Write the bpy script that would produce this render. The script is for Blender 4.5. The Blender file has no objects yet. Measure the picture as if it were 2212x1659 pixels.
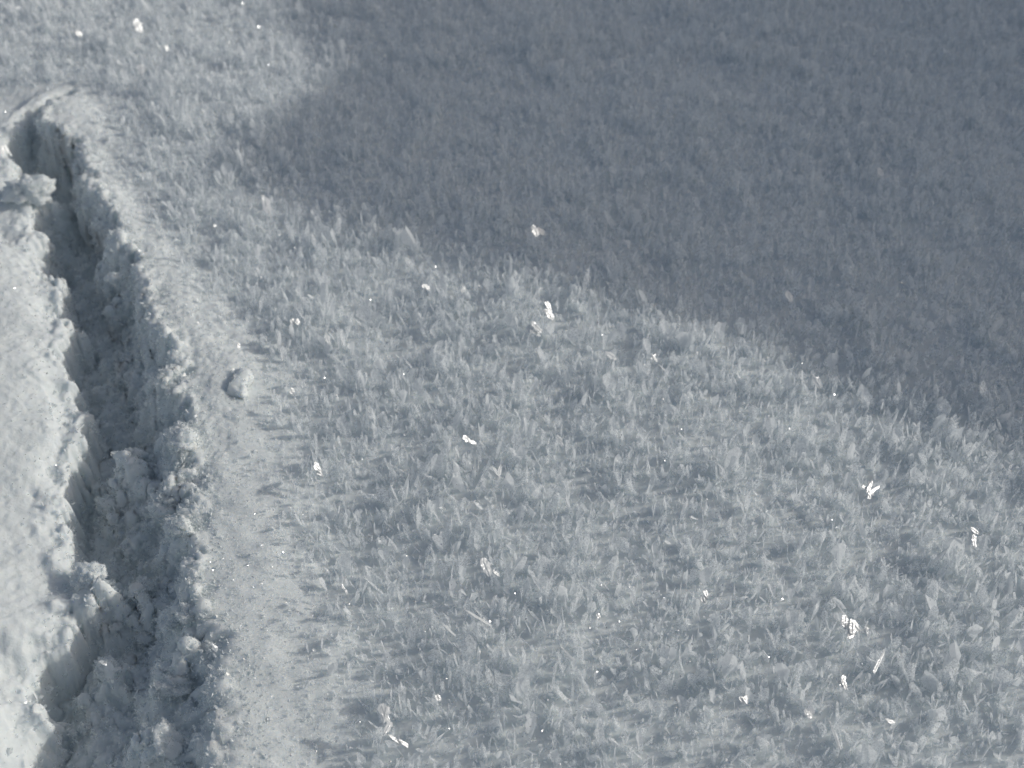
import bpy, bmesh, math
import numpy as np
from mathutils import Vector
from mathutils.bvhtree import BVHTree

R = math.radians
sc = bpy.context.scene
rng = np.random.default_rng(11)

# ------------------------------------------------------------------ camera
CAM_H, PITCH, HFOV = 0.32, 42.0, 40.0
cam = bpy.data.cameras.new('camera')
cam.sensor_width = 36.0
cam.lens = 18.0 / math.tan(R(HFOV / 2))
cam.clip_start, cam.clip_end = 0.005, 500.0
cam.dof.use_dof = True
cam.dof.focus_distance = 0.405
cam.dof.aperture_fstop = 20.0
cam_o = bpy.data.objects.new('camera', cam)
cam_o.location = (0, 0, CAM_H)
cam_o.rotation_euler = (R(90 - PITCH), 0, 0)
sc.collection.objects.link(cam_o)
sc.camera = cam_o

# ------------------------------------------------------------------ sky, sun, exposure
SUN_EL, SUN_AZ = 24.0, 12.0            # azimuth counted from +X towards +Y
SUN = np.array([math.cos(R(SUN_EL)) * math.cos(R(SUN_AZ)),
                math.cos(R(SUN_EL)) * math.sin(R(SUN_AZ)), math.sin(R(SUN_EL))])
world = bpy.data.worlds.new('World')
sc.world = world
world.use_nodes = True
nt = world.node_tree
nt.nodes.clear()
sky = nt.nodes.new('ShaderNodeTexSky')
sky.sky_type = 'NISHITA'
sky.sun_disc = False
sky.sun_elevation = R(SUN_EL)
sky.sun_rotation = R(90 - SUN_AZ)
sky.altitude = 300
sky.air_density = 1.0
sky.dust_density = 4.0
sky.ozone_density = 1.0
bg = nt.nodes.new('ShaderNodeBackground')
bg.inputs['Strength'].default_value = 0.10
wo = nt.nodes.new('ShaderNodeOutputWorld')
hs = nt.nodes.new('ShaderNodeHueSaturation')          # thin high cloud: a paler blue
hs.inputs['Saturation'].default_value = 0.74
nt.links.new(sky.outputs[0], hs.inputs['Color'])
nt.links.new(hs.outputs[0], bg.inputs[0])
nt.links.new(bg.outputs[0], wo.inputs[0])

sun = bpy.data.lights.new('sun', 'SUN')
sun.energy = 2.1
sun.angle = R(0.53)
sun.color = (1.0, 0.97, 0.91)
sun_o = bpy.data.objects.new('sun', sun)
sun_o.rotation_euler = (R(90 - SUN_EL), 0, R(90 + SUN_AZ))
sun_o.location = (2, 0.5, 2)
sc.collection.objects.link(sun_o)

vs = sc.view_settings
vs.view_transform = 'Standard'
vs.look = 'None'
vs.exposure = -0.31
vs.gamma = 1.0
vs.use_curve_mapping = False
sc.cycles.max_bounces = 12
sc.cycles.diffuse_bounces = 9
sc.cycles.glossy_bounces = 3
sc.cycles.transmission_bounces = 6
sc.cycles.transparent_max_bounces = 8

# ------------------------------------------------------------------ helpers
T = math.tan(R(HFOV / 2))
CP, SP = math.cos(R(PITCH)), math.sin(R(PITCH))


def at(px, py, z=0.0):
    """Ground point where the photo (2212 wide) shows it."""
    px = np.asarray(px, float)
    py = np.asarray(py, float)
    nx = (px - 1106) / 1106 * T
    ny = (829.5 - py) / 1106 * T
    dy = CP + ny * SP
    dz = -SP + ny * CP
    t = (z - CAM_H) / dz
    return nx * t, dy * t


def hash2(ix, iy, seed):
    n = (ix.astype(np.int64) * 374761393 + iy.astype(np.int64) * 668265263 + seed * 974634777) & 0xFFFFFFFF
    n = ((n ^ (n >> 13)) * 1274126177) & 0xFFFFFFFF
    n = n ^ (n >> 16)
    return (n & 0xFFFF) / 32767.5 - 1.0


def vnoise(x, y, seed):
    ix, iy = np.floor(x), np.floor(y)
    fx, fy = x - ix, y - iy
    fx = fx * fx * fx * (fx * (fx * 6 - 15) + 10)
    fy = fy * fy * fy * (fy * (fy * 6 - 15) + 10)
    a, b = hash2(ix, iy, seed), hash2(ix + 1, iy, seed)
    c, d = hash2(ix, iy + 1, seed), hash2(ix + 1, iy + 1, seed)
    return (a * (1 - fx) + b * fx) * (1 - fy) + (c * (1 - fx) + d * fx) * fy


def fbm(x, y, wave, octaves, seed, gain=0.5):
    r, amp = 0, 1.0
    for k in range(octaves):
        ang = 0.7 * k
        ca, sa = math.cos(ang), math.sin(ang)
        r = r + amp * vnoise((x * ca - y * sa) / wave + 17.3 * k, (x * sa + y * ca) / wave - 9.1 * k, seed + k)
        wave *= 0.5
        amp *= gain
    return r


def sstep(a, b, x):
    t = np.clip((x - a) / (b - a), 0, 1)
    return t * t * (3 - 2 * t)


def mesh_np(name, verts, faces, mats, smooth=False):
    """Mesh from a vertex array and an (n, k) face array."""
    me = bpy.data.meshes.new(name)
    nv, (nf, k) = len(verts), faces.shape
    me.vertices.add(nv)
    me.vertices.foreach_set('co', np.ascontiguousarray(verts, np.float32).ravel())
    me.loops.add(nf * k)
    me.loops.foreach_set('vertex_index', np.ascontiguousarray(faces, np.int32).ravel())
    me.polygons.add(nf)
    me.polygons.foreach_set('loop_start', np.arange(0, nf * k, k, dtype=np.int32))
    me.polygons.foreach_set('loop_total', np.full(nf, k, np.int32))
    me.polygons.foreach_set('use_smooth', np.full(nf, smooth))
    me.materials.append(mats)
    me.update(calc_edges=True)
    return me


def link(name, me, parent=None, **props):
    o = bpy.data.objects.new(name, me)
    sc.collection.objects.link(o)
    if parent is not None:
        o.parent = parent
    for k, v in props.items():
        o[k] = v
    return o


# ------------------------------------------------------------------ materials
def new_mat(name):
    m = bpy.data.materials.new(name)
    m.use_nodes = True
    t = m.node_tree
    t.nodes.clear()
    return m, t, t.nodes.new('ShaderNodeOutputMaterial')


def add(t, kind, **ins):
    n = t.nodes.new(kind)
    for k, v in ins.items():
        n.inputs[k.replace('_', ' ')].default_value = v
    return n


def snow_material():
    m, t, out = new_mat('granular_snow')
    tc = t.nodes.new('ShaderNodeTexCoord')
    p = t.nodes.new('ShaderNodeBsdfPrincipled')
    p.inputs['Base Color'].default_value = (0.785, 0.83, 0.835, 1)
    p.inputs['Roughness'].default_value = 0.75
    p.inputs['IOR'].default_value = 1.31
    p.inputs['Subsurface Weight'].default_value = 0.75
    p.inputs['Subsurface Radius'].default_value = (1.0, 1.1, 1.25)
    p.inputs['Subsurface Scale'].default_value = 0.0028
    n1 = add(t, 'ShaderNodeTexNoise', Scale=950.0, Detail=4.0, Roughness=0.65)
    b1 = add(t, 'ShaderNodeBump', Strength=0.65, Distance=0.0006)
    t.links.new(tc.outputs['Object'], n1.inputs['Vector'])
    t.links.new(n1.outputs[0], b1.inputs['Height'])
    t.links.new(b1.outputs[0], p.inputs['Normal'])
    t.links.new(p.outputs[0], out.inputs[0])
    return m


def ice_material(name, col, trans, clear, gloss, rough, bump):
    """Thin rimed ice: scatters light both ways, partly see-through, with a glint."""
    m, t, out = new_mat(name)
    tc = t.nodes.new('ShaderNodeTexCoord')
    n1 = add(t, 'ShaderNodeTexNoise', Scale=1500.0, Detail=2.0)
    b1 = add(t, 'ShaderNodeBump', Strength=bump, Distance=0.0004)
    t.links.new(tc.outputs['Object'], n1.inputs['Vector'])
    t.links.new(n1.outputs[0], b1.inputs['Height'])
    d = add(t, 'ShaderNodeBsdfDiffuse', Color=(*col, 1))
    l = add(t, 'ShaderNodeBsdfTranslucent', Color=(*col, 1))
    c = add(t, 'ShaderNodeBsdfTransparent', Color=(0.97, 0.98, 0.99, 1))
    g = add(t, 'ShaderNodeBsdfGlossy', Color=(1, 1, 1, 1), Roughness=rough)
    for n in (d, l, g):
        t.links.new(b1.outputs[0], n.inputs['Normal'])
    m1 = add(t, 'ShaderNodeMixShader', Fac=trans)
    m2 = add(t, 'ShaderNodeMixShader', Fac=clear)
    n2 = add(t, 'ShaderNodeTexNoise', Scale=1300.0, Detail=3.0, Roughness=0.65)
    mr = add(t, 'ShaderNodeMapRange', From_Min=0.33, From_Max=0.67, To_Min=max(0.0, clear - 0.3), To_Max=min(1.0, clear + 0.3))
    t.links.new(tc.outputs['Object'], n2.inputs['Vector'])
    t.links.new(n2.outputs[0], mr.inputs['Value'])
    if clear > 0.12:                                    # some crystals are milky, some nearly clear
        geo = t.nodes.new('ShaderNodeNewGeometry')
        ml = add(t, 'ShaderNodeMath')
        ml.operation = 'MULTIPLY'
        m15 = add(t, 'ShaderNodeMapRange', To_Min=0.1, To_Max=1.9)
        t.links.new(geo.outputs['Random Per Island'], m15.inputs['Value'])
        t.links.new(mr.outputs[0], ml.inputs[0])
        t.links.new(m15.outputs[0], ml.inputs[1])
        t.links.new(ml.outputs[0], m2.inputs[0])
    m3 = add(t, 'ShaderNodeMixShader', Fac=gloss)
    t.links.new(d.outputs[0], m1.inputs[1]); t.links.new(l.outputs[0], m1.inputs[2])
    t.links.new(m1.outputs[0], m2.inputs[1]); t.links.new(c.outputs[0], m2.inputs[2])
    t.links.new(m2.outputs[0], m3.inputs[1]); t.links.new(g.outputs[0], m3.inputs[2])
    t.links.new(m3.outputs[0], out.inputs[0])
    return m


def caster_material():  # grey stone surface of the added shadow caster
    m, t, out = new_mat('grey_caster')
    tc = t.nodes.new('ShaderNodeTexCoord')
    p = t.nodes.new('ShaderNodeBsdfPrincipled')
    p.inputs['Roughness'].default_value = 0.85
    n1 = add(t, 'ShaderNodeTexNoise', Scale=9.0, Detail=8.0)
    r = t.nodes.new('ShaderNodeValToRGB')
    r.color_ramp.elements[0].position, r.color_ramp.elements[0].color = 0.35, (0.16, 0.15, 0.15, 1)
    r.color_ramp.elements[1].position, r.color_ramp.elements[1].color = 0.7, (0.34, 0.33, 0.32, 1)
    b1 = add(t, 'ShaderNodeBump', Strength=0.6, Distance=0.02)
    t.links.new(tc.outputs['Object'], n1.inputs['Vector'])
    t.links.new(n1.outputs[0], r.inputs[0]); t.links.new(r.outputs[0], p.inputs['Base Color'])
    t.links.new(n1.outputs[0], b1.inputs['Height']); t.links.new(b1.outputs[0], p.inputs['Normal'])
    t.links.new(p.outputs[0], out.inputs[0])
    return m


M_SNOW = snow_material()
M_HOAR = ice_material('hoar_frost', (0.947, 0.964, 0.969), 0.50, 0.26, 0.04, 0.30, 0.4)
M_PALE = ice_material('pale_rimed_ice', (0.96, 0.97, 0.97), 0.35, 0.05, 0.08, 0.25, 0.3)
M_GLINT = ice_material('clear_bright_ice', (0.95, 0.96, 0.96), 0.40, 0.05, 0.27, 0.33, 0.5)
M_GRAIN = ice_material('snow_grain_ice', (0.90, 0.93, 0.93), 0.45, 0.0, 0.12, 0.14, 0.0)
M_CRUMB = ice_material('frost_crumb_ice', (0.91, 0.935, 0.94), 0.5, 0.22, 0.05, 0.25, 0.3)
M_SPARK = ice_material('sparkling_ice', (0.95, 0.96, 0.97), 0.35, 0.2, 0.60, 0.22, 0.0)
M_CASTER = caster_material()

# ------------------------------------------------------------------ the ground
# rims of the groove, read along the photo's height
PY = [-200, 150, 185, 215, 233, 260, 283, 300, 318, 332, 360, 400, 450, 500, 550, 650, 700, 800, 900, 950, 1000, 1100, 1200, 1280, 1350, 1400, 1500, 1659, 1900]
XL = [150, 160, 160, 112, 95, 72, 52, 36, 24, 20, 28, 78, 84, 84, 108, 138, 155, 165, 188, 198, 165, 150, 180, 195, 165, 118, 84, 62, 20]
XR = [151, 163, 170, 150, 136, 115, 104, 118, 150, 186, 190, 200, 222, 250, 280, 325, 345, 375, 395, 398, 402, 404, 410, 420, 436, 442, 455, 470, 490]
CY = [-200, 187, 215, 260, 283, 300, 318, 332, 360, 400, 450, 500, 550, 650, 700, 800, 900, 950, 985, 1044, 1100, 1150, 1220, 1280, 1350, 1400, 1450,
      1500, 1560, 1600, 1659, 1900]
CX = [148, 169, 150, 115, 104, 114, 150, 184, 182, 162, 200, 214, 218, 240, 246, 275, 300, 288, 262, 215, 255, 288, 292, 285, 262, 258, 300,
      315, 300, 225, 208, 180]
gxl, gy = at(np.array(XL) - np.interp(PY, [150, 215, 450, 1659], [0, 4, 14, 20]), PY)
gxr, _ = at(XR, PY)
gxc, cy_ = at(CX, CY)
o_ = np.argsort(cy_)
CYY, CXX = cy_[o_], gxc[o_]
o_ = np.argsort(gy)
GY, GXL, GXR = gy[o_], gxl[o_], gxr[o_]
# inner edge of the hoar
HPY = [-300, 150, 200, 300, 400, 500, 600, 700, 800, 900, 1000, 1200, 1400, 1500, 1659, 2000]
HX = [-400, 150, 175, 205, 245, 320, 395, 465, 535, 555, 572, 612, 655, 680, 665, 650]
hx_, hy_ = at(HX, HPY)
o_ = np.argsort(hy_)
HY, HXX = hy_[o_], hx_[o_]
Y_TIP = at(165, 185)[1]
Y_END = at(165, 330)[1]


# heaps of fallen snow inside the groove: px, py, radius px, height of the top (mm)
HEAPS = [(285, 985, 40, 0.0), (200, 1243, 38, 2.0), (352, 1606, 44, -1.0), (372, 1473, 40, -2.0), (302, 1268, 22, -6.0), (227, 1440, 24, -7.0),
         (362, 1303, 26, -4.0), (404, 1318, 26, 1.0), (392, 1137, 26, 2.0), (62, 408, 46, 3.0), (262, 530, 26, 2.0), (347, 806, 26, 2.0), (393, 950, 26, 3.0)]
HEAPS = [(*map(float, at(a_, b_, t_ / 1000)), c_ * 0.00020 * (1 + 0.25 * (1000 - b_) / 1000), t_ / 1000) for a_, b_, c_, t_ in HEAPS]


def height(x, y, fine=True):
    w0 = np.clip((np.interp(y, GY, GXR) - np.interp(y, GY, GXL)) / 0.024, 0.12, 1)
    wx = w0 * 0.0034 * fbm(x, y, 0.012, 4, 401, 0.62)
    wy = w0 * 0.0034 * fbm(x, y, 0.012, 4, 431, 0.62)
    xq, yq = x + wx, y + wy
    xl = np.interp(yq, GY, GXL)
    xr = np.interp(yq, GY, GXR)
    w = np.maximum(xr - xl, 1e-4)
    u = (xq - xl) / w
    along = sstep(Y_TIP + 0.004, Y_TIP - 0.02, y)
    xc = np.minimum(np.interp(yq, CYY, CXX), xr - 0.0005)
    wc = np.maximum(xc - xl, 1e-4)
    depth = np.minimum(np.interp(y, [0.26, 0.34], [0.0205, 0.0235]), np.interp(y, [Y_END - 0.02, Y_END + 0.005], [1.9, 0.95]) * wc) * along
    uc = (xq - xc) / np.maximum(xr - xc, 5e-4)
    # steep left wall, floor, sheer right wall, then a broken shelf climbing to the open snow
    shelf = np.minimum(1.05 * (xr - xc), 0.85 * depth) * along
    rise = sstep(-0.0016, 0.0004, xq - xc)
    low = -depth * sstep(-0.06, 0.16, (xq - xl) / wc)
    groove = low * (1 - rise) - shelf * rise * (0.82 * (1 - sstep(0.50, 1.08, uc)) + 0.18 * (1 - sstep(0.0, 0.6, uc)))
    near = sstep(0.5, 0.35, np.abs(x)) * sstep(-0.2, 0.0, y) * sstep(1.2, 0.9, y)
    # left bank leans up towards the left
    dl = np.maximum(xl - x, 0)
    bank = 0.20 * np.minimum(dl, 0.055) * sstep(0.0, 0.01, dl) * along * sstep(Y_TIP + 0.0, Y_TIP - 0.04, y)
    leftm = sstep(0.002, 0.012, dl) * along
    # near end: the left edge has slumped, its flank faces the sun
    slump = -(0.0035 + 0.0055 * sstep(0.315, 0.255, y)) * along * sstep(Y_END + 0.005, Y_END - 0.03, y) * np.where(u < 0, np.exp(-(dl / 0.022) ** 1.5), 1 - sstep(0.0, 0.35, u))
    # right bank: a slight swell, then the open snow
    hoar_x = np.interp(y, HY, HXX)
    rightm = sstep(0.0, 0.01, x - xr) * sstep(0.02, 0.0, x - hoar_x) * along
    lipw = np.maximum(hoar_x - xr, 0.004)
    v = (x - xr) / lipw
    swell = 0.0058 * np.minimum(1, lipw / 0.016) * sstep(-0.7, 0.02, v) * sstep(1.9, 0.15, v) * along
    ridge = 0.0034 * np.exp(-((dl - 0.0045) / 0.0042) ** 2) * along * sstep(Y_END - 0.01, Y_END + 0.01, y)
    z = groove + bank + swell + slump + ridge
    z = z + 0.0016 * fbm(x, y, 0.06, 2, 20) * near
    z = z + leftm * (0.0030 * fbm(x * 0.55, y * 1.9, 0.030, 3, 31, 0.30) + 0.00015 * fbm(x, y, 0.005, 3, 37))
    edge = sstep(-0.45, -0.1, u) * sstep(0.4, 0.1, u) * along
    z = z + edge * (0.0020 * fbm(x, y, 0.010, 4, 45, 0.6))
    z = z + rightm * (0.0006 * fbm(x, y, 0.012, 4, 41, 0.6))
    # crumbled right wall of the groove
    crumb = sstep(-0.0010, 0.001, xq - xc) * sstep(1.25, 0.95, uc) * along * np.clip((xr - xc) / 0.008, 0.3, 1)
    ridg = np.abs(fbm(x, y, 0.009, 4, 51, 0.6))
    z = z + crumb * (0.0022 * (ridg - 0.35) + 0.0028 * fbm(x, y, 0.016, 2, 57))
    for hx0, hy0, hr0, ht0 in HEAPS:
        d2 = ((xq - hx0) ** 2 + ((yq - hy0) * 0.9) ** 2) / hr0 ** 2
        k0 = np.exp(-d2 ** 1.1)
        z = z + np.maximum(ht0 - z, 0) * k0
    heapn = sstep(-0.1, 0.15, u) * sstep(1.3, 1.0, u) * along
    z = z + heapn * (0.0012 * np.abs(fbm(x, y, 0.006, 3, 461, 0.65)) - 0.0005)
    if fine:
        z = z + near * 0.00025 * fbm(x, y, 0.0017, 2, 81)
    return z


def ramp(a, b, step0, growth):
    out, s = [a], step0
    while abs(out[-1] - a) < abs(b - a):
        out.append(out[-1] + math.copysign(s, b - a))
        s *= growth
    return out[1:]


xs = np.concatenate([ramp(-0.25, -120, 0.002, 1.35)[::-1], np.arange(-0.25, -0.235, 0.001),
                     np.arange(-0.235, -0.090, 0.00042), np.arange(-0.090, 0.27, 0.0018), ramp(0.27, 120, 0.002, 1.35)])
ys = np.concatenate([ramp(0.16, -120, 0.002, 1.35)[::-1], np.arange(0.16, 0.50, 0.00062), np.arange(0.50, 0.70, 0.0010),
                     ramp(0.70, 120, 0.002, 1.35)])
xs, ys = np.unique(np.round(xs, 6)), np.unique(np.round(ys, 6))
X, Y = np.meshgrid(xs, ys)
Z = height(X, Y)
Z = Z + 0.02 * sstep(1.0, 6.0, np.hypot(X, Y)) * fbm(X, Y, 3.0, 3, 91) * 4
nx_, ny_ = len(xs), len(ys)


def noise3(x, y, z, wave, octs, seed, gain=0.55):
    return (fbm(x + 0.31 * z, y + 0.83 * z, wave, octs, seed, gain) + fbm(y + 0.27 * x, z - 0.9 * x, wave, octs, seed + 11, gain) +
            fbm(z + 0.35 * y, x - 0.9 * y, wave, octs, seed + 23, gain)) / 2.0


# crumbly crust: push the groove's skin out along its own normal
gz_y, gz_x = np.gradient(Z, ys, xs)
nl = np.sqrt(1 + gz_x ** 2 + gz_y ** 2)
xl_, xr_, xc_ = np.interp(Y, GY, GXL), np.interp(Y, GY, GXR), np.interp(Y, CYY, CXX)
u_ = (X - xl_) / np.maximum(xr_ - xl_, 1e-4)
along_ = sstep(Y_TIP + 0.006, Y_TIP - 0.015, Y) * sstep(0.15, 0.17, Y)
right_ = sstep(-0.004, -0.001, X - xc_) * sstep(1.25, 0.98, u_) * along_
left_ = sstep(-0.5, -0.05, u_) * sstep(0.001, -0.002, X - xc_) * (1 + 2.5 * sstep(0.02, 0.10, u_)) * along_
d_ = np.zeros_like(X)
sel = (right_ + left_) > 0.001
xs_, ys_, zs_ = X[sel], Y[sel], Z[sel]
lump = 0.0011 * (1.1 - 2 * np.abs(noise3(xs_, ys_, zs_, 0.0075, 2, 501))) + 0.0009 * noise3(xs_, ys_, zs_, 0.0034, 4, 541, 0.7)
d_[sel] = lump * (right_[sel] + 0.22 * left_[sel])
X = X - gz_x / nl * d_
Y = Y - gz_y / nl * d_
Z = Z + d_ / nl
CRUST = np.stack([X, Y, Z, -gz_x / nl, -gz_y / nl, 1 / nl], -1)[sel]       # where frost crumbs may sit
CRUST_W = (right_ + 0.25 * left_ + 0.0)[sel] * np.repeat(np.gradient(ys)[:, None], nx_, 1)[sel] * np.repeat(np.gradient(xs)[None], ny_, 0)[sel] * nl[sel]
idx = np.arange(nx_ * ny_).reshape(ny_, nx_)
F = np.stack([idx[:-1, :-1], idx[:-1, 1:], idx[1:, 1:], idx[1:, :-1]], -1).reshape(-1, 4)
link('snow_ground', mesh_np('snow_ground', np.stack([X, Y, Z], -1).reshape(-1, 3), F, M_SNOW, True), kind='structure',
     label='white granular snow surface with a shadowed groove along the left')

# ------------------------------------------------------------------ unseen caster, added and shaped to throw the broad shadow
SB = [(2212, 975), (2000, 895), (1800, 805), (1600, 730), (1400, 680), (1200, 622), (1000, 570), (800, 508), (650, 448),
      (530, 390), (480, 340), (520, 285), (620, 225), (715, 160), (690, 110), (640, 50), (615, 0), (600, -60)]
bx, by = at([p[0] - 8 for p in SB], [p[1] + 7 for p in SB])
XC = 1.02
CHINK = 0.0022
fx = list(bx); fy = list(by)
sl = (by[1] - by[0]) / (bx[1] - bx[0])
for xx in (0.4, 0.6, 0.8, 0.95):
    fx.insert(0, xx); fy.insert(0, by[0] + sl * (xx - bx[0]))
for dxx, dyy in ((0.03, 0.15), (0.16, 0.40), (0.45, 0.55), (0.95, 0.65)):
    fx.append(bx[-1] + dxx); fy.append(by[-1] + dyy)
fx, fy = np.array(fx), np.array(fy)
Dh = (XC - fx) / math.cos(R(SUN_AZ))
ry = fy + Dh * math.sin(R(SUN_AZ))
rz = Dh * math.tan(R(SUN_EL)) + 0.001
o_ = np.argsort(ry)
yy = np.linspace(ry.min(), ry.max(), 140)
zz = np.interp(yy, ry[o_], rz[o_])
prof = [(-0.34, -0.06), (-0.31, 0.25), (-0.23, 0.62), (-0.10, 0.88), (-0.03, 0.975), (0.0, 1.0), (0.05, 0.985), (0.17, 0.86),
        (0.30, 0.55), (0.40, 0.22), (0.44, -0.06)]


def caster_shell(ycols):
    V = []
    for y_, h_ in zip(ycols, np.interp(ycols, ry[o_], rz[o_])):
        for k, (px_, f_) in enumerate(prof):
            n = 0.0 if k == 5 else 0.05 * float(fbm(np.array(y_ * 1.0), np.array(px_ * 1.0), 0.18, 3, 131))
            V.append((XC + px_ * (0.35 + 0.65 * min(1, h_ / 0.3)) + n * 0.6, y_, h_ * f_ + (n * 0.4 if 1 < k < 9 and k != 5 else 0) - (0.03 if k in (0, 10) else 0)))
    k = len(prof)
    idx = np.arange(len(ycols) * k).reshape(len(ycols), k)
    return V, [list(map(int, f)) for f in np.stack([idx[:-1, :-1], idx[1:, :-1], idx[1:, 1:], idx[:-1, 1:]], -1).reshape(-1, 4)]


def sun_hits(V, F, p):
    bvh = BVHTree.FromPolygons([Vector(v) for v in V], F)
    d, o, out = Vector(SUN), Vector(p), []
    for _ in range(4):
        loc, _n, i, _d = bvh.ray_cast(o, d)
        if loc is None:
            break
        out.append((loc.copy(), i))
        o = loc + d * 1e-4
    return out


# added chink in the caster, letting one thin sunbeam light the shadowed flake
zf = 0.0092 + float(height(*map(np.array, at(1162, 503, 0.0092))))
FLAKE = (*map(float, at(1162, 503, zf)), zf)
V, Fb = caster_shell(yy)
hits = sun_hits(V, Fb, FLAKE)
cols = np.sort(np.concatenate([yy] + [[h[0].y - CHINK, h[0].y + CHINK] for h in hits]))
V, Fb = caster_shell(cols)
for loc, i in sorted(sun_hits(V, Fb, FLAKE), key=lambda h: -h[1]):
    q = [Vector(V[j]) for j in Fb[i]]                      # 0, 1 below; 3, 2 above (or the other way down the back)
    t_ = (loc.z - (q[0].z + q[1].z) / 2) / ((q[3].z + q[2].z) / 2 - (q[0].z + q[1].z) / 2)
    hgt = abs((q[3] - q[0]).length)
    t0_, t1_ = max(0.02, t_ - CHINK / hgt), min(0.98, t_ + CHINK / hgt)
    b_ = len(V)
    for tt_ in (t0_, t1_):
        V.append(tuple(q[0].lerp(q[3], tt_))); V.append(tuple(q[1].lerp(q[2], tt_)))
    f = Fb.pop(i)
    Fb.append([f[0], f[1], b_ + 1, b_]); Fb.append([b_ + 2, b_ + 3, f[2], f[3]])
print('chink', len(hits), len(sun_hits(V, Fb, FLAKE)))
link('shadow_caster', mesh_np('shadow_caster', np.array(V), np.array(Fb), M_CASTER, False), category='shadow_caster',
     label='unseen long grey caster added at the right to throw its shadow across the far snow')

# ------------------------------------------------------------------ crystals
PROFILES = {
    'needle': [0.8, 0.9, 1.0, 0.95, 0.85, 0.7, 0.25],
    'blade': [0.35, 0.6, 0.85, 1.0, 0.95, 0.7, 0.12],
    'fan': [0.14, 0.3, 0.5, 0.72, 0.92, 1.0, 0.62],
    'shield': [0.2, 0.55, 0.85, 1.0, 1.0, 0.85, 0.5],
}
PNAMES = list(PROFILES)
T7 = np.linspace(0, 1, 7)


def crystals_mesh(pos, axis, spin, L, W, typ, r, bend=0.05, K=4):
    """(n) crystals at once: three rows of points each, serrated edges, a raised midrib."""
    n = len(pos)
    TT = np.linspace(0, 1, K)
    PARR = np.stack([np.interp(TT, T7, PROFILES[k]) for k in PNAMES])
    axis = axis / np.linalg.norm(axis, axis=1, keepdims=True)
    ref = np.stack([np.cos(spin), np.sin(spin), np.zeros(n)], -1)
    s = ref - axis * np.sum(ref * axis, 1, keepdims=True)
    s /= np.linalg.norm(s, axis=1, keepdims=True)
    nn = np.cross(axis, s)
    w = PARR[typ] * W[:, None] * 0.5
    jl = 1 + r.uniform(-0.5, 0.4, (n, K))
    jr = 1 + r.uniform(-0.5, 0.4, (n, K))
    jt = r.uniform(-0.05, 0.05, (n, K)) * (TT > 0.1)
    t = (TT[None] + jt)
    c = pos[:, None] + axis[:, None] * (t * L[:, None])[..., None] + nn[:, None] * ((t ** 2) * L[:, None] * r.uniform(-bend, bend, (n, 1)))[..., None]
    tl = axis[:, None] * (r.uniform(-0.13, 0.13, (n, K)) * L[:, None])[..., None]
    rib = nn[:, None] * (w * r.uniform(0.15, 0.5, (n, 1)))[..., None]
    A = c - s[:, None] * (w * jl)[..., None] + tl
    B = c + rib
    C = c + s[:, None] * (w * jr)[..., None] - tl * 0.7
    V = np.stack([A, B, C], 2).reshape(-1, 3)
    base = np.arange(K * 3).reshape(K, 3)
    f = np.concatenate([np.stack([base[:-1, j], base[:-1, j + 1], base[1:, j + 1], base[1:, j]], -1) for j in (0, 1)]).reshape(-1, 4)
    F = (f[None] + (np.arange(n) * K * 3)[:, None, None]).reshape(-1, 4)
    return V, F


def tilt_axis(n, r, sd):
    a = r.normal(0, sd, n); b = r.normal(0, sd, n)
    return np.stack([a, b, np.ones(n)], -1)


# --- the mass of hoar over the open snow
def hoar_cover(x, y):
    hx = np.interp(y, HY, HXX) + 0.006 * fbm(x, y, 0.03, 2, 151)
    m = sstep(-0.020, 0.024, x - hx)
    m = np.maximum(m, sstep(Y_TIP - 0.012, Y_TIP + 0.012, y - 0.35 * np.minimum(x + 0.20, 0)))
    return m


N = 172000
px_ = rng.uniform(-0.36, 0.36, N)
py_ = rng.uniform(0.17, 0.74, N)
keep = (np.abs(px_) < 0.42 * py_ + 0.06)
m = hoar_cover(px_, py_)
keep &= rng.uniform(0, 1, N) < m
px_, py_, m = px_[keep], py_[keep], m[keep]
n = len(px_)
typ = rng.choice(4, n, p=[0.34, 0.34, 0.22, 0.10])
L = rng.gamma(5, 0.0038 / 5, n) * (0.16 + 0.84 * m ** 1.4)
L = np.clip(L, 0.0015, 0.0088)
clump = 1 + 0.30 * fbm(px_, py_, 0.013, 2, 171)
L *= clump
W = L * np.choose(typ, [rng.uniform(0.08, 0.15, n), rng.uniform(0.18, 0.32, n), rng.uniform(0.34, 0.6, n), rng.uniform(0.34, 0.55, n)])
ax = tilt_axis(n, rng, 0.30)
pos = np.stack([px_, py_, height(px_, py_) - 0.0006], -1)
V, F = crystals_mesh(pos, ax, rng.uniform(0, 2 * math.pi, n), L, W, typ, rng)
# short undergrowth that hides the ground between the tall ones
k = 44000
ii = rng.choice(n, k)
ux, uy = px_[ii] + rng.normal(0, 0.003, k), py_[ii] + rng.normal(0, 0.003, k)
Lu = np.clip(rng.gamma(5, 0.0021 / 5, k), 0.0008, 0.0045) * (0.4 + 0.6 * hoar_cover(ux, uy))
V2, F2 = crystals_mesh(np.stack([ux, uy, height(ux, uy) - 0.0003], -1), tilt_axis(k, rng, 0.6), rng.uniform(0, 6.28, k), Lu, Lu * rng.uniform(0.25, 0.7, k),
                       rng.choice(4, k), rng, 0.1, 3)
F2 = F2 + len(V)
V, F = np.concatenate([V, V2]), np.concatenate([F, F2])
link('hoar_frost', mesh_np('hoar_frost', V, F, M_HOAR), kind='stuff', category='hoar frost',
     label='dense carpet of upright pale grey hoar crystals covering the open snow')
print('hoar', n)

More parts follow.
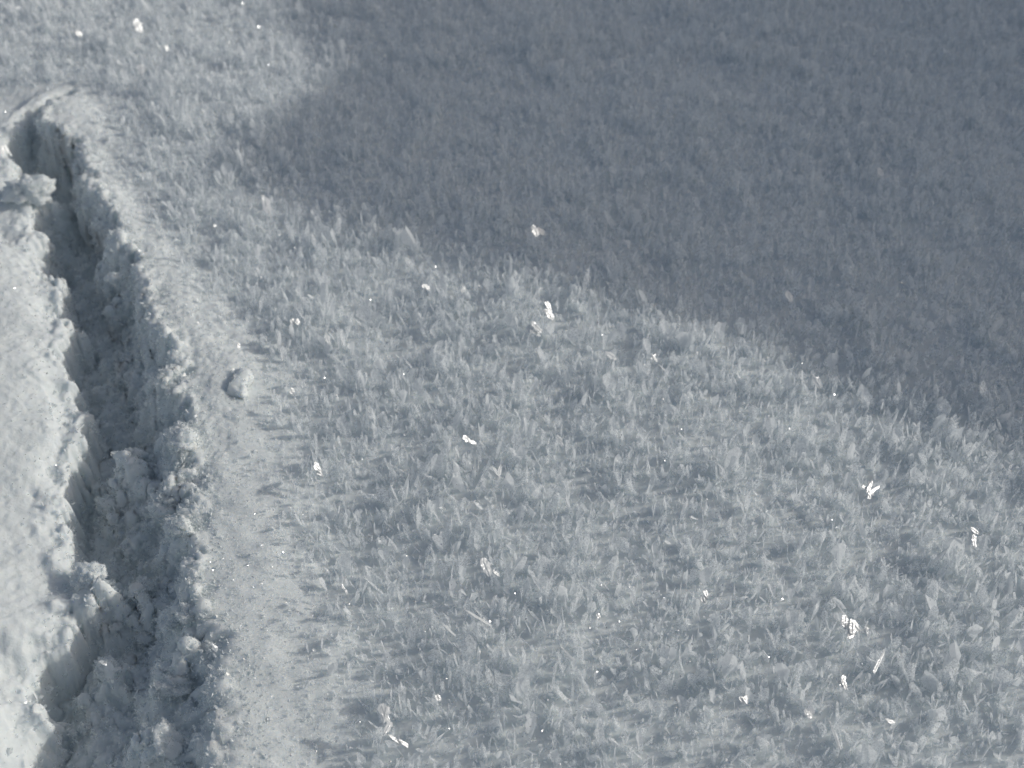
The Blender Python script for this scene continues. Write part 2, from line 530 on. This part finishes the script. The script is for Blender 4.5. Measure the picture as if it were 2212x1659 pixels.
# --- grains and frost tufts on the banks and in the groove
N = 110000
gx = rng.uniform(-0.25, -0.02, N)
gy_ = rng.uniform(0.17, 0.62, N)
ug = (gx - np.interp(gy_, GY, GXL)) / np.maximum(np.interp(gy_, GY, GXR) - np.interp(gy_, GY, GXL), 1e-4)
wall_ = sstep(0.25, 0.5, ug) * sstep(1.4, 1.1, ug)
m = (1 - hoar_cover(gx, gy_)) * (0.05 + 0.95 * wall_)
keep = (rng.uniform(0, 1, N) < m) & (np.abs(gx) < 0.46 * gy_ + 0.03)
gx, gy_, wall_ = gx[keep][:16000], gy_[keep][:16000], wall_[keep][:16000]
n = len(gx)
rad = np.clip(rng.gamma(4, 0.00019 / 4, n), 0.00008, 0.0006) * (1 + 0.9 * wall_)
oct_v = np.array([[1, 0, 0], [-1, 0, 0], [0, 1, 0], [0, -1, 0], [0, 0, 1], [0, 0, -1]], float)
oct_f = np.array([[0, 2, 4], [2, 1, 4], [1, 3, 4], [3, 0, 4], [2, 0, 5], [1, 2, 5], [3, 1, 5], [0, 3, 5]])
q = rng.normal(0, 1, (n, 3, 3))
q, _ = np.linalg.qr(q)
vv = oct_v[None] * rng.uniform(0.5, 1.4, (n, 6, 1)) * np.stack([np.ones(n), rng.uniform(0.4, 1, n), rng.uniform(0.25, 0.9, n)], -1)[:, None]
vv = np.einsum('nij,nkj->nki', q, vv) * rad[:, None, None]
cen = np.stack([gx, gy_, height(gx, gy_) + rad * 0.35], -1)
V = (cen[:, None] + vv).reshape(-1, 3)
F = (oct_f[None] + (np.arange(n) * 6)[:, None, None]).reshape(-1, 3)
link('snow_grains', mesh_np('snow_grains', V, F, M_GRAIN), kind='stuff', category='snow grains',
     label='loose sparkling snow grains strewn over the groove banks')
print('grains', n)

# --- frost crumbs: small ragged flakes bristling from the broken crust
n = 20000
ok = (CRUST[:, 1] > 0.17) & (CRUST[:, 1] < 0.62) & (np.abs(CRUST[:, 0]) < 0.42 * CRUST[:, 1] + 0.05)
pr = CRUST_W * ok
pk = CRUST[rng.choice(len(CRUST), n, p=pr / pr.sum())]
ax = pk[:, 3:] + rng.normal(0, 0.55, (n, 3)) + np.array([0, 0, 0.3])
L = np.clip(rng.gamma(4, 0.00105 / 4, n), 0.0003, 0.0026)
V, F = crystals_mesh(pk[:, :3] - pk[:, 3:] * 0.0002 + rng.normal(0, 0.00015, (n, 3)), ax, rng.uniform(0, 6.28, n), L, L * rng.uniform(0.5, 1.1, n),
                     rng.choice(4, n, p=[0.2, 0.3, 0.25, 0.25]), rng, 0.25, 3)
link('frost_crumbs', mesh_np('frost_crumbs', V, F, M_CRUMB), kind='stuff', category='frost crumbs',
     label='ragged frost crumbs bristling on the broken groove wall')

# --- powder: tiny flakes lying on the banks on both sides
N = 60000
fx_, fy_ = rng.uniform(-0.24, 0.0, N), rng.uniform(0.18, 0.6, N)
ul, ur = np.interp(fy_, GY, GXL), np.interp(fy_, GY, GXR)
hc = hoar_cover(fx_, fy_)
ok = ((fx_ < ul - 0.001) | (fx_ > ur - 0.001)) & (rng.uniform(0, 1, N) > hc * 0.8) & (np.abs(fx_) < 0.42 * fy_ + 0.03) & (fx_ < np.interp(fy_, HY, HXX) + 0.04)
ok &= (fx_ > ur) | (rng.uniform(0, 1, N) < 0.12)
fx_, fy_ = fx_[ok][:10000], fy_[ok][:10000]
n = len(fx_)
L = np.clip(rng.gamma(4, 0.0007 / 4, n), 0.0002, 0.0016)
V, F = crystals_mesh(np.stack([fx_, fy_, height(fx_, fy_) + 0.0001], -1), rng.normal(0, 1, (n, 3)) * np.array([1, 1, 0.45]), rng.uniform(0, 6.28, n), L,
                     L * rng.uniform(0.5, 1.1, n), rng.choice(4, n), rng, 0.2, 3)
link('powder_flakes', mesh_np('powder_flakes', V, F, M_CRUMB), kind='stuff', category='powder flakes',
     label='fine powdery flakes dusted over the smooth banks of the groove')

# --- tiny clear plates between the hoar tips: the many faint sparkles
n = 14000
sy = rng.uniform(0.18, 0.70, n)
sx = rng.uniform(-0.46, 0.42, n) * sy
q, _ = np.linalg.qr(rng.normal(0, 1, (n, 3, 3)))
rad = np.clip(rng.gamma(4, 0.00026 / 4, n), 0.00008, 0.0005)
vv = oct_v[None] * rng.uniform(0.6, 1.3, (n, 6, 1)) * np.array([1, 0.8, 0.35])
vv = np.einsum('nij,nkj->nki', q, vv) * rad[:, None, None]
cen = np.stack([sx, sy, height(sx, sy) + 0.0002 + hoar_cover(sx, sy) * rng.uniform(0.001, 0.0055, n)], -1)
link('frost_sparkles', mesh_np('frost_sparkles', (cen[:, None] + vv).reshape(-1, 3),
     (oct_f[None] + (np.arange(n) * 6)[:, None, None]).reshape(-1, 3), M_SPARK), kind='stuff', category='frost sparkles',
     label='pinpoint ice facets scattered between the hoar crystals')


# ------------------------------------------------------------------ crumbled snow clumps in the groove
def clump_mesh(r, rx, ry_, rz_, rough, tufts):
    bm = bmesh.new()
    bmesh.ops.create_icosphere(bm, subdivisions=4, radius=1.0)
    P = np.array([v.co[:] for v in bm.verts])
    Ft = np.array([[v.index for v in f.verts] for f in bm.faces])
    bm.free()
    off = r.uniform(-50, 50, 3)
    def n3(p, wv, s):
        return (fbm(p[:, 0] + off[0], p[:, 1] + off[1] + p[:, 2] * 0.73, wv, 2, s) + fbm(p[:, 1] + off[1], p[:, 2] + off[2] + p[:, 0] * 0.61, wv, 2, s + 3) +
                fbm(p[:, 2] + off[2], p[:, 0] + off[0] + p[:, 1] * 0.67, wv, 2, s + 6)) / 3
    d = 1 + rough * (0.75 * n3(P, 1.0, 201) + 0.55 * np.abs(n3(P, 0.42, 221)) + 0.3 * n3(P, 0.16, 241))
    P = P * d[:, None] * np.array([rx, ry_, rz_])
    Fq = np.concatenate([Ft, Ft[:, 2:3]], 1)
    me_v, me_f = [P], [Ft]
    # frost tufts: small spiky flakes standing on the surface
    ii = r.choice(len(P), tufts)
    nrm = P[ii] / np.array([rx, ry_, rz_]) ** 2
    nrm /= np.linalg.norm(nrm, axis=1, keepdims=True)
    sz = np.clip(r.gamma(4, 0.00055 / 4, tufts), 0.00015, 0.0012)
    a = nrm + r.normal(0, 0.6, (tufts, 3))
    a /= np.linalg.norm(a, axis=1, keepdims=True)
    s = np.cross(a, r.normal(0, 1, (tufts, 3)))
    s /= np.linalg.norm(s, axis=1, keepdims=True)
    nn = np.cross(a, s)
    b0 = P[ii] - a * 0.0002
    tv = np.stack([b0 - s * sz[:, None] * 0.28, b0 + s * sz[:, None] * 0.28, b0 + nn * sz[:, None] * 0.28, b0 + a * sz[:, None] * 1.2], 1).reshape(-1, 3)
    tf = np.array([[0, 1, 3], [1, 2, 3], [2, 0, 3]])
    tf = (tf[None] + (np.arange(tufts) * 4)[:, None, None]).reshape(-1, 3) + len(P)
    return P, Ft, tv, tf - len(P)


CLUMPS = [  # px, py (photo, 2212 wide), half width px, aspect y, aspect z, lift, label
    (62, 405, 46, 0.8, 0.75, 0.55, 'rounded snow lump jutting from the left bank into the head of the groove'),
    (168, 415, 17, 0.9, 0.8, 0.3, 'small snow lump on the right rim opposite the rounded lump at the groove head'),
    (266, 522, 24, 0.8, 0.8, 0.4, 'ragged snow lump on the right rim where the groove narrows, far end'),
    (245, 592, 16, 0.9, 0.9, 0.3, 'dim little snow lump below the ragged rim lump at the far end'),
    (347, 802, 24, 0.9, 0.9, 0.5, 'crumbly snow lump on the right rim beside the square snow block'),
    (333, 853, 18, 0.8, 0.9, 0.4, 'small crumbly snow lump just nearer than the rim lump by the square block'),
    (393, 946, 26, 1.0, 0.9, 0.4, 'upright pale snow lump on the sunlit right rim halfway down the groove'),
    (290, 985, 30, 0.8, 1.0, 0.6, 'sunlit crusty snow lump bridging the middle of the dark groove'),
    (243, 1082, 34, 0.7, 0.8, 0.3, 'wide shaded snow lump on the groove floor below the bridging lump'),
    (352, 1078, 32, 0.8, 0.8, 0.4, 'broad crumbly snow lump on the right wall below the bridging lump'),
    (392, 1135, 24, 0.9, 0.9, 0.5, 'bright knobbly snow lump at the right rim above the dark hollow'),
    (190, 1243, 32, 1.0, 0.8, 0.45, 'sunlit snow lump bulging from the left bank at the narrowest part of the groove'),
    (244, 1240, 12, 1.0, 1.0, 0.8, 'tiny curled snow crumb alone in the shade beside the bulging left lump'),
    (302, 1262, 20, 1.3, 1.0, 0.55, 'tall thin snow lump on the left lip of the dark hollow'),
    (362, 1300, 26, 0.8, 0.9, 0.55, 'snow lump with a needle on top at the near edge of the dark hollow'),
    (404, 1316, 24, 0.9, 0.9, 0.45, 'glittering snow lump between the needle-topped lump and the right bank'),
    (368, 1343, 14, 0.9, 1.0, 0.7, 'small bright snow crumb just below the needle-topped lump'),
    (312, 1365, 20, 1.2, 0.9, 0.35, 'dim angular snow lump in the shaded middle left of the small bright crumb'),
    (227, 1438, 26, 0.9, 1.0, 0.7, 'pale snow lump standing alone in the broad near shadow'),
    (372, 1470, 38, 0.8, 0.8, 0.35, 'large snow lump fallen from the near right bank'),
    (350, 1600, 36, 1.15, 1.0, 0.5, 'large brightly lit snow lump near the bottom edge of the picture'),
    (183, 1566, 14, 0.9, 1.0, 0.8, 'small frosty crumb in the deep shade near the bottom left'),
    (155, 1577, 10, 0.9, 1.0, 0.7, 'tiniest frosty crumb left of the small one in the bottom shade'),
    (280, 1630, 36, 0.8, 0.8, 0.3, 'shaded snow lump at the bottom edge left of the brightly lit lump'),
    (395, 1650, 22, 0.8, 0.8, 0.2, 'low snow lump at the bottom edge right of the brightly lit lump'),
]
for px, py, hw, ay, az, lift, lab in CLUMPS:
    x, y = map(float, at(px, py))
    for _ in range(6):                                  # follow the relief: where the sight line meets the surface
        zg = float(height(np.array(x), np.array(y)))
        x, y = map(float, at(px, py, zg + 0.002))
    wpx = 0.9 * float(at(px + hw, py)[0] - at(px, py)[0])
    r = np.random.default_rng(int(px * 7 + py))
    v, f, tv, tf = clump_mesh(r, wpx, wpx * ay, wpx * az * 0.8, 0.95, int(150 + 1300 * (hw / 40) ** 2))
    o = link('snow_clump', None, category='snow clump', label=lab, group='crumbled snow clumps in the groove')
    o.empty_display_size = 0.003
    link('snow_core', mesh_np('snow_core', v, f, M_SNOW, True), parent=o)
    link('frost_fringe', mesh_np('frost_fringe', tv, tf, M_CRUMB), parent=o)
    o.location = (x, y, zg + wpx * az * (lift - 0.35) * 0.8)

# square block beside the groove
x, y = map(float, at(514, 818, 0.0075))
bm = bmesh.new()
bmesh.ops.create_cube(bm, size=1.0)
bmesh.ops.subdivide_edges(bm, edges=bm.edges[:], cuts=9, use_grid_fill=True)
bv = np.array([v.co[:] for v in bm.verts])
bf = np.array([[v.index for v in fc.verts] for fc in bm.faces])
bm.free()
bv = bv / (np.linalg.norm(np.abs(bv * 2) ** 6, ord=1, axis=1)[:, None] ** (1 / 6)) * 1.0
bv = bv * np.array([0.0064, 0.0120, 0.0080])
bv += 0.0010 * np.stack([fbm(bv[:, 1] + 3, bv[:, 2] + bv[:, 0], 0.004, 4, 301 + q_) for q_ in range(3)], -1)
o = link('snow_block', None, category='snow block', label='small squarish snow block poking out of the smooth bank right of the groove')
o.empty_display_size = 0.003
link('snow_core', mesh_np('snow_core', bv, bf, M_SNOW, True), parent=o)
r = np.random.default_rng(77)
ii = r.choice(len(bv), 420)
bn = bv[ii] / np.array([0.006, 0.012, 0.0105]) ** 2
bn /= np.linalg.norm(bn, axis=1, keepdims=True)
L = np.clip(r.gamma(4, 0.0007 / 4, 420), 0.0002, 0.0015)
v, f = crystals_mesh(bv[ii] - bn * 0.0002, bn + r.normal(0, 0.6, (420, 3)), r.uniform(0, 6.28, 420), L, L * 0.8, r.choice(4, 420), r, 0.2, 3)
link('frost_fringe', mesh_np('frost_fringe', v, f, M_CRUMB), parent=o)
o.location = (x, y, float(height(np.array(x), np.array(y))) - 0.0006)
o.rotation_euler = (0.05, 0.12, -0.1)

# ------------------------------------------------------------------ crystals that stand out one by one
CAMP = np.array([0, 0, CAM_H])


def lone_crystal(px, py, lpx, wpx, kind, lab, mat, nblades, name='ice_crystal', group=None, tilt=0.0, glint=True):
    """One bright flake: an Empty at its foot with its blades as parts."""
    x, y = map(float, at(px, py, 0.0092))
    zg = float(height(np.array(x), np.array(y)))
    x, y = map(float, at(px, py, zg + 0.0092))
    k_ = float(at(px + 10, py)[0] - at(px, py)[0]) / 10.0
    Ln, Wd = lpx * k_ * 1.2, wpx * k_ * 1.2
    r = np.random.default_rng(int(px * 13 + py * 3))
    root = bpy.data.objects.new(name, None)
    root.empty_display_size = 0.003
    sc.collection.objects.link(root)
    cen = np.array([x, y, zg + 0.0092])
    root.location = cen
    root['label'], root['category'] = lab, 'ice crystal'
    if group:
        root['group'] = group
    view = CAMP - cen
    view /= np.linalg.norm(view)
    h = view + SUN
    h /= np.linalg.norm(h)
    for b in range(nblades):
        nrm = (h if glint else h) + r.normal(0, 0.04 if glint else 0.3, 3)
        nrm /= np.linalg.norm(nrm)
        up = np.array([math.sin(tilt), 0.15, math.cos(tilt)]) + r.normal(0, 0.28, 3) * (nblades > 1)
        a = up - nrm * np.dot(up, nrm)
        a /= np.linalg.norm(a)
        s = np.cross(a, nrm)
        ln = Ln * (1.0 if nblades == 1 else r.uniform(0.45, 0.75))
        wd = Wd * (1.0 if nblades == 1 else r.uniform(0.35, 0.6))
        offs = (a * r.uniform(-0.3, 0.3) * Ln + s * r.uniform(-0.35, 0.35) * Wd) * (nblades > 1) + nrm * 0.0004 * b
        # serrated, facetted plate with a stepped surface, 0.25 mm thick
        ks = 8
        tt = np.linspace(-0.5, 0.5, ks)
        pf = np.interp(np.linspace(0, 1, ks), T7, PROFILES[kind])
        rows = []
        for j in range(ks):
            wl = wd * 0.5 * pf[j]
            ws = [-wl * r.uniform(0.7, 1.25), -wl * 0.35, wl * 0.35, wl * r.uniform(0.7, 1.25)]
            for q_, ww in enumerate(ws):
                bumpz = r.normal(0, 0.022) * min(wd, ln) if 0 < q_ < 3 else r.normal(0, 0.02) * wd
                rows.append(a * (tt[j] * ln + r.normal(0, 0.02) * ln) + s * ww + nrm * bumpz)
        rows = np.array(rows) + offs
        back = rows - nrm * 0.00025
        g = np.arange(ks * 4).reshape(ks, 4)
        q1 = np.stack([g[:-1, :-1], g[:-1, 1:], g[1:, 1:], g[1:, :-1]], -1).reshape(-1, 4)
        q2 = q1[:, ::-1] + ks * 4
        ring = np.concatenate([g[0], g[1:, 3], g[-1, 2::-1], g[-2:0:-1, 0]])
        nx2 = np.roll(ring, -1)
        q3 = np.stack([ring, ring + ks * 4, nx2 + ks * 4, nx2], -1)
        link('blade', mesh_np('blade', np.concatenate([rows, back]), np.concatenate([q1, q2, q3]), mat), parent=root)
        # raised midrib along the plate
        ridge = [a * (t_ * ln) + offs + nrm * (0.0001 + 0.015 * wd) for t_ in (-0.5, -0.15, 0.2, 0.47)]
        mv, rw = [], 0.028 * wd + 0.00004
        for t_, p_ in zip((1.0, 1.0, 0.8, 0.25), ridge):
            mv += [p_ - s * rw * t_ - nrm * 0.0002, p_ + nrm * rw * t_, p_ + s * rw * t_ - nrm * 0.0002]
        mf = [[3 * i + j, 3 * i + (j + 1) % 3, 3 * i + 3 + (j + 1) % 3, 3 * i + 3 + j] for i in range(3) for j in range(3)]
        link('midrib', mesh_np('midrib', np.array(mv), np.array(mf), mat), parent=root)
    return root


LONE = [  # px, py, length px, width px, shape, tilt, blades, glint, label
    (1162, 503, 30, 28, 'shield', 0.2, 4, True, 'bright white ice flake shining alone inside the broad blue shadow'),
    (1182, 673, 32, 24, 'shield', -0.4, 4, True, 'sparkling jagged crystal cluster at the edge of the shadow, upper of a pair'),
    (1152, 712, 36, 24, 'shield', -0.2, 4, False, 'pale crusted crystal just below the sparkling cluster at the shadow edge'),
    (919, 622, 18, 14, 'shield', 0.1, 2, True, 'small white glinting crystal near the shadow edge left of a pale cap'),
    (998, 622, 20, 18, 'fan', 0.4, 2, False, 'pale cap shaped crystal just below the shadow edge'),
    (1015, 953, 30, 22, 'blade', -0.5, 2, True, 'bright white leaf shaped crystal in the middle of the sunlit hoar'),
    (1072, 1030, 48, 16, 'blade', -0.5, 3, False, 'long slanting granular crystal below the white leaf shaped one'),
    (1078, 1243, 34, 12, 'blade', -0.1, 2, True, 'narrow ribbed crystal glittering beside a buff flake'),
    (1050, 1225, 34, 20, 'shield', 0.1, 1, False, 'dull buff flake touching the narrow ribbed glittering crystal'),
    (1520, 1290, 26, 22, 'fan', 0.3, 3, True, 'glittering patchy crystal right of centre in the near hoar'),
    (1832, 1352, 42, 30, 'shield', 0.5, 4, True, 'large bright angular crystal in the near right hoar'),
    (1872, 1362, 22, 14, 'shield', 0.0, 2, False, 'small pale crystal touching the large bright angular one on its right'),
    (1605, 1512, 20, 32, 'fan', 0.9, 3, True, 'wide glittering crystal with a straight bright top near the bottom'),
    (948, 1508, 14, 12, 'shield', 0.0, 1, True, 'small solid white ice chip in the near hoar left of centre'),
    (826, 1560, 52, 34, 'fan', 0.1, 4, False, 'large rough pale crystal beside the groove bank near the bottom'),
    (857, 1600, 42, 12, 'needle', -0.5, 3, True, 'brilliant white beaded sliver below the large rough pale crystal'),
    (1818, 1472, 26, 18, 'shield', 0.6, 3, True, 'bright crystal at the foot of a long slanting needle'),
    (2106, 1158, 36, 18, 'blade', -0.2, 3, True, 'sparkling upright crystal close to the right edge'),
    (1925, 1562, 24, 12, 'blade', -0.5, 2, True, 'short bright bar shaped crystal near the bottom right'),
    (1745, 1545, 36, 26, 'shield', 0.4, 3, False, 'frosty pale crystal between two bright ones near the bottom right'),
    (1655, 800, 24, 12, 'blade', 0.2, 2, False, 'sunlit crystal tip standing against the shadow edge'),
    (1735, 822, 30, 8, 'needle', 0.5, 1, False, 'slim leaning blade standing against the shadow edge'),
    (1765, 825, 24, 16, 'blade', -0.3, 1, False, 'broad lit crystal beside the slim leaning blade at the shadow edge'),
    (1877, 1065, 48, 16, 'needle', 0.7, 4, True, 'beaded glittering sliver slanting in the right hoar'),
    (745, 1272, 24, 10, 'blade', 0.1, 2, True, 'slender glittering crystal close to the bank right of the groove'),
    (634, 847, 16, 10, 'blade', 0.1, 2, True, 'tiny bright crystal standing right of the square snow block'),
    (642, 698, 18, 22, 'fan', -0.4, 3, True, 'tiny glittering crystal above the square snow block'),
    (708, 732, 22, 10, 'blade', 0.1, 1, False, 'small pale arrow shaped crystal above the sunlit bank'),
    (516, 749, 12, 14, 'shield', 0.0, 2, True, 'sparkling crumb directly behind the square snow block'),
    (168, 76, 18, 20, 'shield', -0.5, 2, True, 'bright glint high in the far left corner'),
    (299, 57, 26, 16, 'shield', -0.2, 1, False, 'soft pale flake in the far left right of the bright glint'),
    (306, 152, 22, 18, 'fan', 0.1, 1, False, 'round pale flake just above the head of the groove on its right'),
    (361, 104, 10, 8, 'shield', 0.0, 1, True, 'tiny white bead of light above the round pale flake'),
    (7, 312, 40, 10, 'needle', -0.2, 2, True, 'double glint on the left edge by the head of the groove'),
    (575, 442, 34, 16, 'shield', -0.1, 1, False, 'pale upright flake at the shadow tip'),
    (465, 487, 6, 6, 'shield', 0.0, 1, True, 'pinprick sparkle below left of the pale flake at the shadow tip'),
    (1320, 768, 24, 22, 'shield', 0.0, 1, False, 'smooth shield shaped flake below the shadow edge right of centre'),
    (1293, 1331, 10, 9, 'shield', 0.0, 1, True, 'round white ice bead in the near middle hoar'),
    (1412, 770, 24, 8, 'needle', 0.4, 2, True, 'short sparkling needle right of the smooth shield shaped flake'),
    (690, 1022, 32, 22, 'fan', -0.3, 3, True, 'glittering ragged crystal at the edge of the sunlit bank'),
    (1212, 955, 26, 14, 'shield', 0.1, 2, False, 'pale crystal right of the white leaf shaped crystal'),
    (1705, 640, 22, 14, 'blade', 0.1, 1, False, 'faint crystal deep inside the shadow at the right'),
    (956, 205, 14, 9, 'blade', -0.4, 1, False, 'faint white speck in the far shadow'),
    (1902, 372, 18, 12, 'shield', 0.1, 1, False, 'pale speck in the shadow at the upper right'),
    (1900, 1428, 60, 6, 'needle', 0.75, 1, False, 'long slanting needle rising from a bright crystal at the lower right'),
    (968, 1358, 42, 5, 'needle', -1.2, 1, False, 'thin needle lying almost flat in the near hoar'),
    (1034, 1335, 62, 7, 'needle', 0.15, 1, False, 'long thin needle standing right of the flat lying one'),
    (1225, 1412, 36, 5, 'needle', -0.7, 1, False, 'fine needle leaning left in the near middle hoar'),
    (2030, 1202, 40, 6, 'needle', 0.8, 1, False, 'thin leaning needle beneath the sparkling upright crystal at the right edge'),
    (1805, 1590, 50, 6, 'needle', 0.05, 1, False, 'straight vertical needle near the bottom right'),
]
for px, py, lpx, wpx, kind, tl, nb, gl, lab in LONE:
    lone_crystal(px, py, lpx, wpx, kind, lab, M_GLINT if gl else M_PALE, nb, glint=gl, tilt=tl)

# ------------------------------------------------------------------ the largest hoar crystals of the near field, one object each
VARIANTS = []
for q_ in range(16):
    ty = q_ % 4
    r = np.random.default_rng(900 + q_)
    wd = [0.11, 0.30, 0.5, 0.55][ty] * r.uniform(0.85, 1.15)
    v, f = crystals_mesh(np.zeros((1, 3)), np.array([[0, 0, 1.0]]), np.array([0.0]), np.array([1.0]), np.array([wd]), np.array([ty]), r, 0.15, 8)
    me = mesh_np(['hoar_needle', 'leaf_crystal', 'fan_crystal', 'hoar_plate'][ty], v * 0.01, f, M_HOAR)
    VARIANTS.append((ty, me))
KINDN = ['thin hoar needle', 'narrow leaf shaped hoar crystal', 'fan shaped hoar crystal', 'broad ragged hoar plate']
KIND_GROUP = ['hoar needles in the near snow', 'leaf shaped hoar crystals in the near snow', 'fan shaped hoar crystals in the near snow', 'broad hoar plates in the near snow']
SHORT = {9: 'the glittering patchy crystal', 10: 'the large bright angular crystal', 12: 'the wide straight topped crystal',
         13: 'the solid white ice chip', 14: 'the large rough pale crystal', 15: 'the brilliant white beaded sliver', 5: 'the bright white leaf shaped crystal',
         6: 'the long slanting granular crystal', 7: 'the narrow ribbed glittering crystal', 16: 'the bright crystal at the needle foot',
         17: 'the sparkling upright crystal', 18: 'the short bright bar shaped crystal', 19: 'the frosty pale crystal',
         23: 'the beaded glittering sliver', 37: 'the round white ice bead', 36: 'the smooth shield shaped flake', 44: 'the long slanting needle',
         45: 'the flat lying needle', 47: 'the fine leaning needle', 24: 'the slender glittering crystal', 39: 'the glittering ragged crystal'}


def region(qx, qy):
    if qy > 1560:
        v = 'at the bottom edge'
    elif qy > 1330:
        v = 'in the near snow'
    elif qy > 1120:
        v = 'in the middle snow'
    else:
        v = 'in the farther lit snow'
    h = ('beside the groove bank' if qx < 900 else 'left of centre' if qx < 1250 else 'right of centre' if qx < 1600 else
         'well to the right' if qx < 1950 else 'by the right edge')
    return v + ' ' + h


SPOT, tries = [], 0
while len(SPOT) < 290 and tries < 30000:
    tries += 1
    qx, qy = rng.uniform(830, 2200), 1655 - 800 * rng.beta(1.0, 1.5)
    if any((qx - a) ** 2 + (qy - b) ** 2 < 38 ** 2 for a, b, _k in SPOT):
        continue
    if qy < 640 + (qx - 800) * 0.22 + 60:
        continue
    SPOT.append((qx, qy, int(rng.integers(16))))
LAB = {}
for j, nm in SHORT.items():
    for dx_, dy_, word in ((-1, 0, 'just left of'), (1, 0, 'just right of'), (0, -1, 'just behind'), (0, 1, 'just in front of')):
        for ty in range(4):
            best = None
            for i, (qx, qy, vi) in enumerate(SPOT):
                if VARIANTS[vi][0] != ty or i in LAB:
                    continue
                ex, ey = qx - LONE[j][0], qy - 20 - LONE[j][1]
                al, ac = ex * dx_ + ey * dy_, abs(ex * dy_) + abs(ey * dx_)
                if 10 < al < 110 and ac < al * 0.9 and (best is None or al < best[0]):
                    best = (al, i)
            if best:
                LAB[best[1]] = '%s %s %s' % (KINDN[ty], word, nm)
for i, (qx, qy, vi) in enumerate(SPOT):
    ty, me = VARIANTS[vi]
    x, y = map(float, at(qx, qy))
    o = link(['hoar_needle', 'leaf_crystal', 'fan_crystal', 'hoar_plate'][ty], me, category='hoar crystal',
             label=LAB.get(i, KINDN[ty] + ' ' + region(qx, qy)), group=KIND_GROUP[ty])
    o.location = (x, y, float(height(np.array(x), np.array(y))) - 0.0005)
    s_ = rng.uniform(0.50, 0.78)
    o.scale = (s_, s_, s_)
    o.rotation_euler = (rng.normal(0, 0.35), rng.normal(0, 0.35), rng.normal(0, 0.9))
print('placed', len(SPOT), len(LAB))
